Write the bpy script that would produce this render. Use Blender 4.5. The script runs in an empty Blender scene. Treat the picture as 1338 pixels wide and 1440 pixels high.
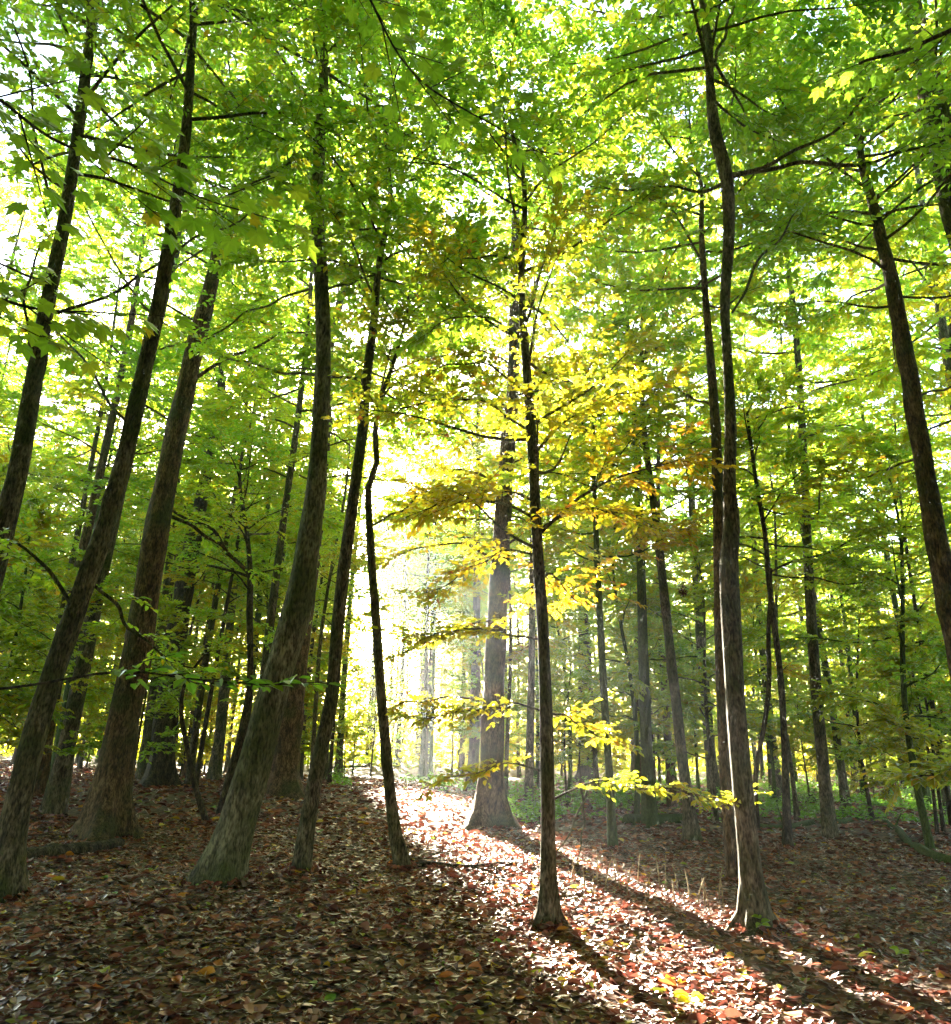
import bpy, math, random
import numpy as np
from mathutils import Vector, Matrix

S = bpy.context.scene
C = S.collection
R_ = math.radians

# ------------------------------------------------------------------ camera
W_PX, H_PX, F_PX = 1338.0, 1440.0, 1034.0
PITCH, ROLL, CAM_H = R_(17.7), R_(1.4), 1.5
CAM = np.array([0.0, 0.0, CAM_H])
FWD = np.array([0, math.cos(PITCH), math.sin(PITCH)])
UP0 = np.array([0, -math.sin(PITCH), math.cos(PITCH)])
RT0 = np.array([1.0, 0, 0])
RT = RT0 * math.cos(ROLL) + UP0 * math.sin(ROLL)
UPV = UP0 * math.cos(ROLL) - RT0 * math.sin(ROLL)
cd = bpy.data.cameras.new("camera")
cam = bpy.data.objects.new("camera", cd); C.objects.link(cam)
cd.sensor_width = 36; cd.lens = 36 * F_PX / H_PX
cd.clip_start = 0.05; cd.clip_end = 2000
M = Matrix(((RT[0], UPV[0], -FWD[0], 0), (RT[1], UPV[1], -FWD[1], 0), (RT[2], UPV[2], -FWD[2], CAM_H), (0, 0, 0, 1)))
# the roll turns the picture so that true verticals tip to the right
cam.matrix_world = M
S.camera = cam

# ------------------------------------------------------------------ light
SUN_AZ, SUN_EL = R_(-11.2), R_(17.0)
SH = np.array([math.sin(SUN_AZ), math.cos(SUN_AZ)])       # horizontal heading of the sun
SP = np.array([math.cos(SUN_AZ), -math.sin(SUN_AZ)])      # to the right of it
w = bpy.data.worlds.new("World"); S.world = w; w.use_nodes = True
nt = w.node_tree; nt.nodes.clear()
sky = nt.nodes.new("ShaderNodeTexSky"); sky.sky_type = 'NISHITA'; sky.sun_disc = False
sky.sun_elevation = SUN_EL; sky.sun_rotation = SUN_AZ; sky.air_density = 1.0; sky.dust_density = 1.5; sky.ozone_density = 1.0
bg = nt.nodes.new("ShaderNodeBackground"); bg.inputs[1].default_value = 0.05
wo = nt.nodes.new("ShaderNodeOutputWorld")
nt.links.new(sky.outputs[0], bg.inputs[0]); nt.links.new(bg.outputs[0], wo.inputs[0])
sl = bpy.data.lights.new("sun", 'SUN'); sl.energy = 5.0; sl.angle = R_(0.6); sl.color = (1.0, 0.90, 0.72)
so = bpy.data.objects.new("sun", sl); C.objects.link(so)
sd = Vector((SH[0] * math.cos(SUN_EL), SH[1] * math.cos(SUN_EL), math.sin(SUN_EL)))
so.rotation_euler = (-sd).to_track_quat('-Z', 'Y').to_euler(); so.location = (0, 0, 40)

S.view_settings.view_transform = 'Standard'; S.view_settings.look = 'None'
S.view_settings.exposure = 4.7; S.view_settings.gamma = 1.0; S.view_settings.use_curve_mapping = False
cy = S.cycles
cy.max_bounces = 8; cy.diffuse_bounces = 5; cy.glossy_bounces = 2; cy.transmission_bounces = 4; cy.volume_bounces = 1
cy.transparent_max_bounces = 4; cy.sample_clamp_indirect = 6.0; cy.caustics_reflective = False; cy.caustics_refractive = False

rng = np.random.default_rng(11)

# ------------------------------------------------------------------ geometry helpers
def norm(v):
    return v / np.maximum(np.linalg.norm(v, axis=-1, keepdims=True), 1e-9)

def ray(px, py):
    return FWD + (px - W_PX / 2) / F_PX * RT + (H_PX / 2 - py) / F_PX * UPV

def at(px, py, Y):
    d = ray(px, py)
    return CAM + d * (Y / d[1])

def depth(p):
    return float(np.dot(np.asarray(p) - CAM, FWD))

def project(p):
    q = np.asarray(p) - CAM
    z = q @ FWD
    return W_PX / 2 + F_PX * (q @ RT) / z, H_PX / 2 - F_PX * (q @ UPV) / z

def gz(x, y):
    x = np.asarray(x, float); y = np.asarray(y, float)
    z = 0.2 * np.exp(-((x + 8) / 7) ** 2 - ((y - 22) / 8) ** 2)
    z = z + 0.10 * np.exp(-((x + 2.2) / 2.5) ** 2 - ((y - 13) / 5) ** 2)
    z = z + 0.05 * np.sin(x * 0.9 + 1.3) * np.sin(y * 0.7 + 0.4) + 0.03 * np.sin(x * 2.1 + y * 1.3) + 0.015 * np.sin(3.9 * x - 3.1 * y)
    r = np.hypot(x, y)
    z = z + 0.25 * np.sin(x * 0.13 + 2.0) * np.sin(y * 0.11) * np.clip((r - 15) / 30, 0, 1)
    return z * np.clip(r / 4, 0, 1)

def ground_hit(px, py):
    d = ray(px, py)
    t = 2.0
    for _ in range(4000):
        p = CAM + d * t
        if p[2] <= gz(p[0], p[1]): break
        t += 0.02
    return p

def resample(P, n):
    """Catmull-Rom through the rows of P (any width)"""
    P = np.asarray(P, float)
    if len(P) == 2:
        t = np.linspace(0, 1, n)[:, None]
        return P[0] * (1 - t) + P[1] * t
    L = np.r_[0, np.cumsum(np.linalg.norm(np.diff(P[:, :3], axis=0), axis=1))]
    s = np.linspace(0, L[-1], n)
    i = np.clip(np.searchsorted(L, s, side='right') - 1, 0, len(P) - 2)
    t = ((s - L[i]) / np.maximum(L[i + 1] - L[i], 1e-9))[:, None]
    p0, p1, p2, p3 = P[np.maximum(i - 1, 0)], P[i], P[i + 1], P[np.minimum(i + 2, len(P) - 1)]
    out = 0.5 * ((2 * p1) + (p2 - p0) * t + (2 * p0 - 5 * p1 + 4 * p2 - p3) * t ** 2 + (3 * p1 - p0 - 3 * p2 + p3) * t ** 3)
    return out

class MB:
    """collects quads (and triangles as quads) into one mesh"""
    def __init__(s): s.V, s.Q, s.m, s.t, s.n = [], [], [], [], 0
    def add(s, V, Q, m=0, t=0.5):
        s.V.append(V); s.Q.append(Q + s.n); s.n += len(V)
        s.m.append(np.full(len(Q), m, np.int32))
        s.t.append(np.broadcast_to(np.asarray(t, np.float32), (len(Q),)).copy() if np.ndim(t) <= 1 else t)
    def mesh(s, name, mats, smooth=(), origin=(0, 0, 0)):
        V = np.concatenate(s.V).astype(np.float32) - np.asarray(origin, np.float32)
        Q = np.concatenate(s.Q).astype(np.int32); m = np.concatenate(s.m); t = np.concatenate(s.t)
        me = bpy.data.meshes.new(name)
        me.vertices.add(len(V)); me.vertices.foreach_set("co", V.ravel())
        me.loops.add(Q.size); me.loops.foreach_set("vertex_index", Q.ravel())
        me.polygons.add(len(Q)); me.polygons.foreach_set("loop_start", np.arange(0, Q.size, 4, dtype=np.int32))
        me.polygons.foreach_set("material_index", m)
        sm = np.isin(m, np.array(list(smooth), np.int32)) if len(smooth) else np.zeros(len(Q), bool)
        me.polygons.foreach_set("use_smooth", sm)
        a = me.attributes.new("tint", 'FLOAT', 'FACE'); a.data.foreach_set("value", t.astype(np.float32))
        for x in mats: me.materials.append(x)
        me.update(calc_edges=True)
        return me

def link(name, me, parent=None, loc=(0, 0, 0)):
    o = bpy.data.objects.new(name, me); C.objects.link(o)
    if parent is not None: o.parent = parent
    o.location = loc
    return o

def empty(name, loc):
    o = bpy.data.objects.new(name, None); C.objects.link(o); o.location = loc
    o.empty_display_size = 0.3
    return o

def tag(o, label=None, cat=None, group=None, kind=None):
    if label: o["label"] = label
    if cat: o["category"] = cat
    if group: o["group"] = group
    if kind: o["kind"] = kind
    return o

def tube(P, R, k=8, rough=0.0, flare=0.0, flare_h=0.3, seed=0, knots=0):
    P = np.asarray(P, float); R = np.asarray(R, float)
    n = len(P)
    T = norm(np.gradient(P, axis=0))
    ref = np.array([0, 1.0, 0.05]) if abs(T[:, 2]).mean() > 0.6 else np.array([0.05, 0.08, 1.0])
    A = norm(np.cross(np.broadcast_to(ref, T.shape), T)); B = np.cross(T, A)
    th = np.linspace(0, 2 * np.pi, k, endpoint=False)
    rr = np.repeat(R[:, None], k, 1)
    s = np.r_[0, np.cumsum(np.linalg.norm(np.diff(P, axis=0), axis=1))][:, None]
    if rough:
        g = np.random.default_rng(seed)
        for _ in range(5):
            rr = rr * (1 + rough * g.uniform(.4, 1) * np.sin(th[None] * g.integers(1, 5) + s * g.uniform(.6, 7) + g.uniform(0, 6.3)))
        for _ in range(knots):
            h0, a0 = g.uniform(.15, .85) * s[-1, 0], g.uniform(0, 6.28)
            da = np.angle(np.exp(1j * (th[None] - a0)))
            rr = rr * (1 + g.uniform(.12, .3) * np.exp(-((s - h0) / g.uniform(.05, .1)) ** 2 - (da / .45) ** 2))
    if flare:
        g = np.random.default_rng(seed + 5)
        lob = 1 + .6 * np.sin(th * 3 + g.uniform(0, 6)) + .5 * np.sin(th * 5 + g.uniform(0, 6))
        h = np.maximum(P[:, 2:3] - P[0, 2] - .3, -0.1)
        rr = rr * (1 + flare * np.exp(-h / flare_h) * np.maximum(lob, .25)[None])
    V = P[:, None] + rr[..., None] * (np.cos(th)[None, :, None] * A[:, None] + np.sin(th)[None, :, None] * B[:, None])
    i, j = np.meshgrid(np.arange(n - 1), np.arange(k), indexing='ij')
    j2 = (j + 1) % k
    Q = np.stack([i * k + j, i * k + j2, (i + 1) * k + j2, (i + 1) * k + j], -1).reshape(-1, 4)
    return V.reshape(-1, 3), Q

def segs(A, B, ra, rb, k=3):
    """many short straight twigs at once"""
    A = np.asarray(A); B = np.asarray(B); n = len(A)
    T = norm(B - A)
    ref = np.where(np.abs(T[:, 2:3]) > .9, np.array([[1.0, 0, 0]]), np.array([[0, 0, 1.0]]))
    X = norm(np.cross(T, ref)); Y = np.cross(T, X)
    th = np.arange(k) * 2 * np.pi / k
    off = np.cos(th)[None, :, None] * X[:, None] + np.sin(th)[None, :, None] * Y[:, None]
    ra = np.broadcast_to(np.asarray(ra, float), (n,)); rb = np.broadcast_to(np.asarray(rb, float), (n,))
    V = np.concatenate([A[:, None] + off * ra[:, None, None], B[:, None] + off * rb[:, None, None]], 1)
    j = np.arange(k); q = np.stack([j, (j + 1) % k, (j + 1) % k + k, j + k], -1)
    Q = (np.arange(n)[:, None, None] * 2 * k + q[None]).reshape(-1, 4)
    return V.reshape(-1, 3), Q

def leaf_geo(P, D, N, L, Wd, fold=.18, droop=.12):
    """six-sided leaves folded along the midrib"""
    D = norm(D); N = norm(N - D * np.sum(N * D, -1, keepdims=True)); X = np.cross(D, N)
    L = L[:, None]; Wd = Wd[:, None]
    base = P; tip = P + D * L - N * L * droop
    def side(a, wf, sgn): return P + D * L * a + X * Wd * wf * sgn + N * (Wd * fold * 1.2 - L * droop * a * a)
    V = np.stack([base, side(.30, .46, 1), side(.68, .42, 1), tip, side(.68, .42, -1), side(.30, .46, -1)], 1)
    n = len(P)
    q = np.array([[0, 1, 2, 3], [0, 3, 4, 5]])
    Q = (np.arange(n)[:, None, None] * 6 + q[None]).reshape(-1, 4)
    return V.reshape(-1, 3), Q

def litter_geo(P, D, N, L, Wd, curlx, curly):
    """curled dry leaves, three columns by five rows"""
    D = norm(D); N = norm(N - D * np.sum(N * D, -1, keepdims=True)); X = np.cross(D, N)
    n = len(P); rows = []
    ts = [0, .22, .5, .78, 1.0]; ws = [.05, .38, .5, .34, .03]
    for t, wf in zip(ts, ws):
        c = P + D * (L * (t - .5))[:, None] + N * (L * curly * (t - .5) ** 2 * 4)[:, None]
        wz = (Wd * wf)
        rows += [c + X * wz[:, None] + N * (wz * curlx)[:, None], c, c - X * (wz * .96)[:, None] + N * (wz * curlx * .8)[:, None]]
    V = np.stack(rows, 1)
    q = np.array([[r * 3 + c, r * 3 + c + 1, r * 3 + c + 4, r * 3 + c + 3] for r in range(4) for c in range(2)])
    Q = (np.arange(n)[:, None, None] * 15 + q[None]).reshape(-1, 4)
    return V.reshape(-1, 3), Q, 8

MAPLE = []
for a, rt_, rn in ((-150, .45, .22), (-95, .75, .30), (-48, .95, .38), (0, 1.1, .45), (48, .95, .45), (95, .75, .38), (150, .45, .30)):
    MAPLE.append((a, rt_))
def maple_geo(P, D, N, L):
    """broad lobed leaves: seven kites round the stalk"""
    D = norm(D); N = norm(N - D * np.sum(N * D, -1, keepdims=True)); X = np.cross(D, N)
    n = len(P); L = L[:, None]
    pts = [P]
    tips = [-150, -98, -50, 0, 50, 98, 150]; rt_ = [.42, .66, .86, 1.0, .86, .66, .42]
    notch = [-178, -122, -72, -26, 26, 72, 122, 178]; rn = [.12, .40, .52, .58, .58, .52, .40, .12]
    def pt(a, r): 
        a = R_(a)
        return P + L * r * (.75 * math.cos(a) * D + .62 * math.sin(a) * X) - N * L * .22 * r * r
    for a, r in zip(notch, rn): pts.append(pt(a, r))
    for a, r in zip(tips, rt_): pts.append(pt(a, r))
    V = np.stack(pts, 1)
    q = np.array([[0, 1 + i, 9 + i, 2 + i] for i in range(7)])
    Q = (np.arange(n)[:, None, None] * 16 + q[None]).reshape(-1, 4)
    return V.reshape(-1, 3), Q

# ------------------------------------------------------------------ the gap the sun shines through
TAN_E = math.tan(SUN_EL)
def sun_uv(P):
    d = P[..., 0] * SH[0] + P[..., 1] * SH[1]
    return P[..., 0] * SP[0] + P[..., 1] * SP[1], P[..., 2] - d * TAN_E, d
def in_gap(P, g=rng, margin=0.0):
    """True where a leaf would stand in the open lane through the wood that lets the sun in"""
    u, v, d = sun_uv(P)
    j = g.normal(0, .12, u.shape); j2 = g.normal(0, .3, u.shape)
    lane = (u + j > 1.8 - margin) & (u + j < 4.25 + margin) & (v + j2 > -7.5) & (v + j2 < 1.0)
    crown = (u + j > .7 - margin) & (u + j < 4.0 + margin) & (v + j2 > .6) & (v + j2 < 4.8)
    return ((lane & (d > 8.6)) | (crown & (d > 17) & (g.random(u.shape) < .72))) & (g.random(u.shape) < .99)

# ------------------------------------------------------------------ materials
def mat(name):
    m = bpy.data.materials.new(name); m.use_nodes = True
    n = m.node_tree; n.nodes.clear()
    return m, n, n.nodes.new("ShaderNodeOutputMaterial")
def ramp(n, stops, interp='LINEAR'):
    r = n.nodes.new("ShaderNodeValToRGB"); e = r.color_ramp.elements; r.color_ramp.interpolation = interp
    while len(e) < len(stops): e.new(0.5)
    for x, (p, c) in zip(e, stops): x.position = p; x.color = (*c, 1)
    return r

def fresnel(n, mg, ior):
    """thin sheets reflect alike from both faces"""
    ge = n.nodes.new("ShaderNodeNewGeometry"); mr = n.nodes.new("ShaderNodeMapRange"); fr = n.nodes.new("ShaderNodeFresnel")
    mr.inputs["To Min"].default_value = ior; mr.inputs["To Max"].default_value = 1 / ior
    n.links.new(ge.outputs["Backfacing"], mr.inputs["Value"]); n.links.new(mr.outputs[0], fr.inputs["IOR"]); n.links.new(fr.outputs[0], mg.inputs[0])

def leaf_material(name, trans, refl, mix=.55):
    m, n, out = mat(name)
    a = n.nodes.new("ShaderNodeAttribute"); a.attribute_name = "tint"
    rt_ = ramp(n, trans); rr = ramp(n, refl)
    n.links.new(a.outputs["Fac"], rt_.inputs[0]); n.links.new(a.outputs["Fac"], rr.inputs[0])
    d = n.nodes.new("ShaderNodeBsdfDiffuse"); t = n.nodes.new("ShaderNodeBsdfTranslucent")
    g = n.nodes.new("ShaderNodeBsdfGlossy"); g.inputs["Roughness"].default_value = .42; g.inputs["Color"].default_value = (.8, .85, .8, 1)
    mx = n.nodes.new("ShaderNodeMixShader"); mx.inputs[0].default_value = mix
    mg = n.nodes.new("ShaderNodeMixShader"); fresnel(n, mg, 1.33)
    n.links.new(rt_.outputs[0], t.inputs[0]); n.links.new(rr.outputs[0], d.inputs[0])
    n.links.new(d.outputs[0], mx.inputs[1]); n.links.new(t.outputs[0], mx.inputs[2])
    n.links.new(mx.outputs[0], mg.inputs[1]); n.links.new(g.outputs[0], mg.inputs[2])
    n.links.new(mg.outputs[0], out.inputs[0])
    return m
LEAF = leaf_material("foliage",
    [(0, (.20, .46, .03)), (.3, (.37, .62, .035)), (.5, (.58, .66, .03)), (.7, (.76, .57, .022)), (.86, (.76, .42, .02)), (1, (.6, .2, .03))],
    [(0, (.05, .11, .02)), (.35, (.08, .14, .02)), (.6, (.16, .17, .02)), (.85, (.26, .17, .02)), (1, (.20, .07, .02))], .66)

def bark_material(name, c1, c2, c3, moss=None, moss_amt=0.0, scale=9.0):
    m, n, out = mat(name)
    tc = n.nodes.new("ShaderNodeTexCoord"); mp = n.nodes.new("ShaderNodeMapping"); mp.inputs["Scale"].default_value = (1.6, 1.6, .5)
    n.links.new(tc.outputs["Object"], mp.inputs[0])
    nz = n.nodes.new("ShaderNodeTexNoise"); nz.inputs["Scale"].default_value = scale; nz.inputs["Detail"].default_value = 8; nz.inputs["Roughness"].default_value = .65
    n.links.new(mp.outputs[0], nz.inputs["Vector"])
    r = ramp(n, [(.38, c1), (.5, c2), (.63, c3)]); n.links.new(nz.outputs[0], r.inputs[0])
    col = r.outputs[0]
    if moss:
        n2 = n.nodes.new("ShaderNodeTexNoise"); n2.inputs["Scale"].default_value = 1.7; n2.inputs["Detail"].default_value = 5
        n.links.new(tc.outputs["Object"], n2.inputs["Vector"])
        r2 = ramp(n, [(.5 - moss_amt * .4, (0, 0, 0)), (.68 - moss_amt * .3, (1, 1, 1))]); n.links.new(n2.outputs[0], r2.inputs[0])
        mx = n.nodes.new("ShaderNodeMixRGB"); mx.inputs[2].default_value = (*moss, 1)
        n.links.new(r2.outputs[0], mx.inputs[0]); n.links.new(col, mx.inputs[1]); col = mx.outputs[0]
    n3 = n.nodes.new("ShaderNodeTexNoise"); n3.inputs["Scale"].default_value = scale * 4; n3.inputs["Detail"].default_value = 4
    n.links.new(mp.outputs[0], n3.inputs["Vector"])
    r3 = ramp(n, [(.36, (.42, .42, .42)), (.5, (.95, .95, .95)), (.66, (1.35, 1.35, 1.35))]); n.links.new(n3.outputs[0], r3.inputs[0])
    mu = n.nodes.new("ShaderNodeMixRGB"); mu.blend_type = 'MULTIPLY'; mu.inputs[0].default_value = 1.0
    n.links.new(col, mu.inputs[1]); n.links.new(r3.outputs[0], mu.inputs[2]); col = mu.outputs[0]
    b = n.nodes.new("ShaderNodeBump"); b.inputs["Strength"].default_value = 1.0; b.inputs["Distance"].default_value = .035
    ad = n.nodes.new("ShaderNodeMath"); ad.operation = 'ADD'
    n.links.new(nz.outputs[0], ad.inputs[0]); n.links.new(n3.outputs[0], ad.inputs[1]); n.links.new(ad.outputs[0], b.inputs["Height"])
    p = n.nodes.new("ShaderNodeBsdfPrincipled"); p.inputs["Roughness"].default_value = .88; p.inputs["Specular IOR Level"].default_value = .25
    n.links.new(col, p.inputs["Base Color"]); n.links.new(b.outputs[0], p.inputs["Normal"]); n.links.new(p.outputs[0], out.inputs[0])
    return m
BARK_GREY = bark_material("grey_bark", (.035, .028, .019), (.11, .086, .057), (.21, .165, .11), (.055, .062, .022), .2)
BARK_PALE = bark_material("pale_bark", (.07, .06, .04), (.17, .148, .098), (.28, .24, .16), (.075, .08, .032), .3, 7)
BARK_BROWN = bark_material("brown_bark", (.035, .02, .012), (.105, .06, .034), (.19, .12, .07), (.05, .05, .02), .1)
BARK_DARK = bark_material("dark_bark", (.02, .016, .012), (.05, .038, .027), (.10, .075, .05))
BARK_MOSS = bark_material("mossy_bark", (.03, .028, .012), (.07, .064, .028), (.12, .105, .055), (.055, .08, .018), .9)
TWIG = bark_material("twig_bark", (.03, .022, .015), (.06, .045, .03), (.09, .07, .05))
STRAW = bark_material("dry_straw", (.25, .17, .09), (.38, .27, .15), (.5, .38, .24))

# ------------------------------------------------------------------ how trees grow
def grow(trunk, g, z0, n_limb, lmax, leaf=.11, tint=.35, tint_sd=.09, top_tint=0.0, low_elev=10, n_sub=6, n_twig=5, n_leaf=7, sub_len=.45, twig_len=.34, gap=True, shape=.7, origin=None):
    """limbs, twigs and leaves for a trunk given as rows x, y, z, r. Returns (wood, crown) mesh builders."""
    wood, crown = MB(), MB()
    T = np.asarray(trunk)
    z = T[:, 2]; zt = z[-1]
    TA, TB, Tr, Ltint = [], [], [], []
    f = (np.arange(n_limb) + g.random(n_limb)) / n_limb
    hs = z0 + (zt - z0) * f ** .9
    az = g.uniform(0, 6.28) + np.arange(n_limb) * 2.399 + g.normal(0, .35, n_limb)
    for h, a, fr in zip(hs, az, f):
        x, y, r = (np.interp(h, z, T[:, c]) for c in (0, 1, 3))
        prof = math.sin(math.pi * min(1, .22 + fr * .72)) ** shape
        L = lmax * max(prof, .25) * g.uniform(.65, 1.1)
        el = R_(low_elev + 42 * fr ** 1.5 + g.normal(0, 12))
        n = 7; t = np.linspace(0, 1, n)
        aa = a + g.normal(0, .25) * t + .22 * np.sin(t * g.uniform(3, 7) + g.uniform(0, 6)) * t
        ee = el + R_(22) * t * g.uniform(-1, 1) + .24 * np.sin(t * g.uniform(4, 8) + g.uniform(0, 6))
        st = np.stack([np.cos(aa) * np.cos(ee), np.sin(aa) * np.cos(ee), np.sin(ee)], 1) * (L / (n - 1))
        P = np.array([x, y, h]) + np.r_[np.zeros((1, 3)), np.cumsum(st[:-1], 0)]
        r0 = min(.4 * r, .007 + .0058 * L)
        V, Q = tube(P, r0 * (1 - t) ** .8 + .004, 5); wood.add(V, Q)
        lt = g.normal(0, tint_sd) + top_tint * fr
        # side shoots
        ns = max(3, int(round(n_sub * L / lmax + 2)))
        s = np.linspace(.22, .98, ns) + g.normal(0, .03, ns); s = np.clip(s, .12, 1)
        A = np.stack([np.interp(s, t, P[:, c]) for c in range(3)], 1)
        sg = np.where(np.arange(ns) % 2, 1, -1)
        b = np.interp(s, t, aa) + sg * g.uniform(.5, 1.15, ns)
        e = np.interp(s, t, ee) * .5 + g.normal(.02, .30, ns)
        ln = L * (sub_len * (1 - s) + .17) * g.uniform(.7, 1.2, ns) + .15
        B = A + np.stack([np.cos(b) * np.cos(e), np.sin(b) * np.cos(e), np.sin(e)], 1) * ln[:, None]
        B[:, 2] -= .05 * ln
        TA.append(A); TB.append(B); Tr.append(np.full(ns, .0045)); Ltint.append(np.full(ns, lt))
        TA.append(P[-2:-1]); TB.append(P[-1:] + (P[-1:] - P[-2:-1]) * .5); Tr.append(np.array([.004])); Ltint.append(np.array([lt]))
    A, B, r, lt = (np.concatenate(q) for q in (TA, TB, Tr, Ltint))
    spray(crown, A, B, r, lt + tint, g, leaf, n_twig, n_leaf, twig_len, gap, origin)
    return wood, crown

def spray(crown, A, B, r, tint, g, leaf=.11, n_twig=5, n_leaf=7, twig_len=.34, gap=True, origin=None, flat=.42, tsd=.075):
    """twigs along shoots A-B and leaves along the twigs, in flat sprays; material 0 wood, 1 leaf"""
    off = np.zeros(3) if origin is None else np.asarray(origin)
    m = len(A)
    s = (np.arange(n_twig) + .6) / n_twig
    SA = A[:, None] * (1 - s[None, :, None]) + B[:, None] * s[None, :, None]
    D = norm(B - A)[:, None].repeat(n_twig, 1)
    sg = np.where(np.arange(n_twig) % 2, 1, -1)[None] * g.choice([-1, 1], (m, 1))
    ang = sg * g.uniform(.35, 1.0, (m, n_twig))
    ca, sa = np.cos(ang), np.sin(ang)
    TD = np.stack([D[..., 0] * ca - D[..., 1] * sa, D[..., 0] * sa + D[..., 1] * ca, D[..., 2] * .6 + g.normal(-.04, .26, (m, n_twig))], -1)
    TD = norm(TD)
    tl = twig_len * g.uniform(.6, 1.25, (m, n_twig))
    TE = SA + TD * tl[..., None]
    SA, TE, TD = SA.reshape(-1, 3), TE.reshape(-1, 3), TD.reshape(-1, 3)
    ti = np.repeat(tint, n_twig)
    if gap:
        k = ~in_gap(TE + off, g); SA, TE, TD, ti = SA[k], TE[k], TD[k], ti[k]
        k = ~in_gap(B + off, g); A, B, r = A[k], B[k], r[k]
    if len(A):
        V, Q = segs(A, B, r, r * .5); crown.add(V, Q, 0)
    if not len(SA): return
    V, Q = segs(SA, TE, .0028, .0015); crown.add(V, Q, 0)
    n = len(SA)
    u = (np.arange(n_leaf) + .5) / n_leaf
    LP = SA[:, None] + (TE - SA)[:, None] * (u[None, :, None] * 1.0)
    sg = np.where(np.arange(n_leaf) % 2, 1, -1)[None] * g.choice([-1, 1], (n, 1))
    ang = sg * g.uniform(.5, 1.15, (n, n_leaf)); ang[:, -1] *= .2
    ca, sa = np.cos(ang), np.sin(ang); d = TD[:, None]
    LD = np.stack([d[..., 0] * ca - d[..., 1] * sa, d[..., 0] * sa + d[..., 1] * ca, d[..., 2] * np.ones_like(ca) - .1 + g.normal(0, .16, (n, n_leaf))], -1)
    LN = np.stack([g.normal(0, flat, (n, n_leaf)), g.normal(0, flat, (n, n_leaf)), np.ones((n, n_leaf))], -1)
    LP, LD, LN = LP.reshape(-1, 3), LD.reshape(-1, 3), LN.reshape(-1, 3)
    k = len(LP)
    L = leaf * g.uniform(.65, 1.2, k); W = L * g.uniform(.52, .68, k)
    lt = np.clip(np.repeat(ti, n_leaf) + g.normal(0, tsd, k) + (g.random(k) < .03) * .3, 0, 1)
    V, Q = leaf_geo(LP, LD, LN, L, W)
    crown.add(V, Q, 1, np.repeat(lt, 2))

# ------------------------------------------------------------------ ground
def ground():
    n = 260
    a = np.linspace(-1, 1, n)
    xs = np.sign(a) * (np.abs(a) * 12 + np.abs(a) ** 4 * 260)
    ys = xs + 8
    X, Y = np.meshgrid(xs, ys, indexing='ij')
    Z = gz(X, Y)
    V = np.stack([X, Y, Z], -1).reshape(-1, 3)
    i, j = np.meshgrid(np.arange(n - 1), np.arange(n - 1), indexing='ij')
    Q = np.stack([i * n + j, (i + 1) * n + j, (i + 1) * n + j + 1, i * n + j + 1], -1).reshape(-1, 4)
    m, nn, out = mat("forest_floor")
    tc = nn.nodes.new("ShaderNodeTexCoord")
    v1 = nn.nodes.new("ShaderNodeTexVoronoi"); v1.inputs["Scale"].default_value = 13
    nz = nn.nodes.new("ShaderNodeTexNoise"); nz.inputs["Scale"].default_value = 5; nz.inputs["Detail"].default_value = 6
    mixv = nn.nodes.new("ShaderNodeMixRGB"); mixv.inputs[0].default_value = .12
    nn.links.new(tc.outputs["Object"], mixv.inputs[1]); nn.links.new(nz.outputs["Color"], mixv.inputs[2]); nn.links.new(tc.outputs["Object"], nz.inputs["Vector"])
    nn.links.new(mixv.outputs[0], v1.inputs["Vector"])
    sp = nn.nodes.new("ShaderNodeSeparateColor"); nn.links.new(v1.outputs["Color"], sp.inputs[0])
    r = ramp(nn, [(0, (.035, .018, .012)), (.35, (.08, .04, .024)), (.6, (.13, .065, .035)), (.85, (.22, .12, .06)), (1, (.12, .10, .03))])
    nn.links.new(sp.outputs[0], r.inputs[0])
    big = nn.nodes.new("ShaderNodeTexNoise"); big.inputs["Scale"].default_value = .35; big.inputs["Detail"].default_value = 4
    nn.links.new(tc.outputs["Object"], big.inputs["Vector"])
    rb = ramp(nn, [(.45, (0, 0, 0)), (.62, (1, 1, 1))]); nn.links.new(big.outputs[0], rb.inputs[0])
    mx = nn.nodes.new("ShaderNodeMixRGB"); mx.blend_type = 'MIX'; mx.inputs[2].default_value = (.055, .05, .02, 1)
    ml = nn.nodes.new("ShaderNodeMath"); ml.operation = 'MULTIPLY'; ml.inputs[1].default_value = .35
    nn.links.new(rb.outputs[0], ml.inputs[0]); nn.links.new(ml.outputs[0], mx.inputs[0]); nn.links.new(r.outputs[0], mx.inputs[1])
    b = nn.nodes.new("ShaderNodeBump"); b.inputs["Strength"].default_value = .8; b.inputs["Distance"].default_value = .04
    nn.links.new(v1.outputs["Distance"], b.inputs["Height"])
    p = nn.nodes.new("ShaderNodeBsdfPrincipled"); p.inputs["Roughness"].default_value = .8
    nn.links.new(mx.outputs[0], p.inputs["Base Color"]); nn.links.new(b.outputs[0], p.inputs["Normal"]); nn.links.new(p.outputs[0], out.inputs[0])
    mb = MB(); mb.add(V, Q, 0)
    tag(link("ground", mb.mesh("ground", [m], (0,))), kind="structure")
ground()

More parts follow.
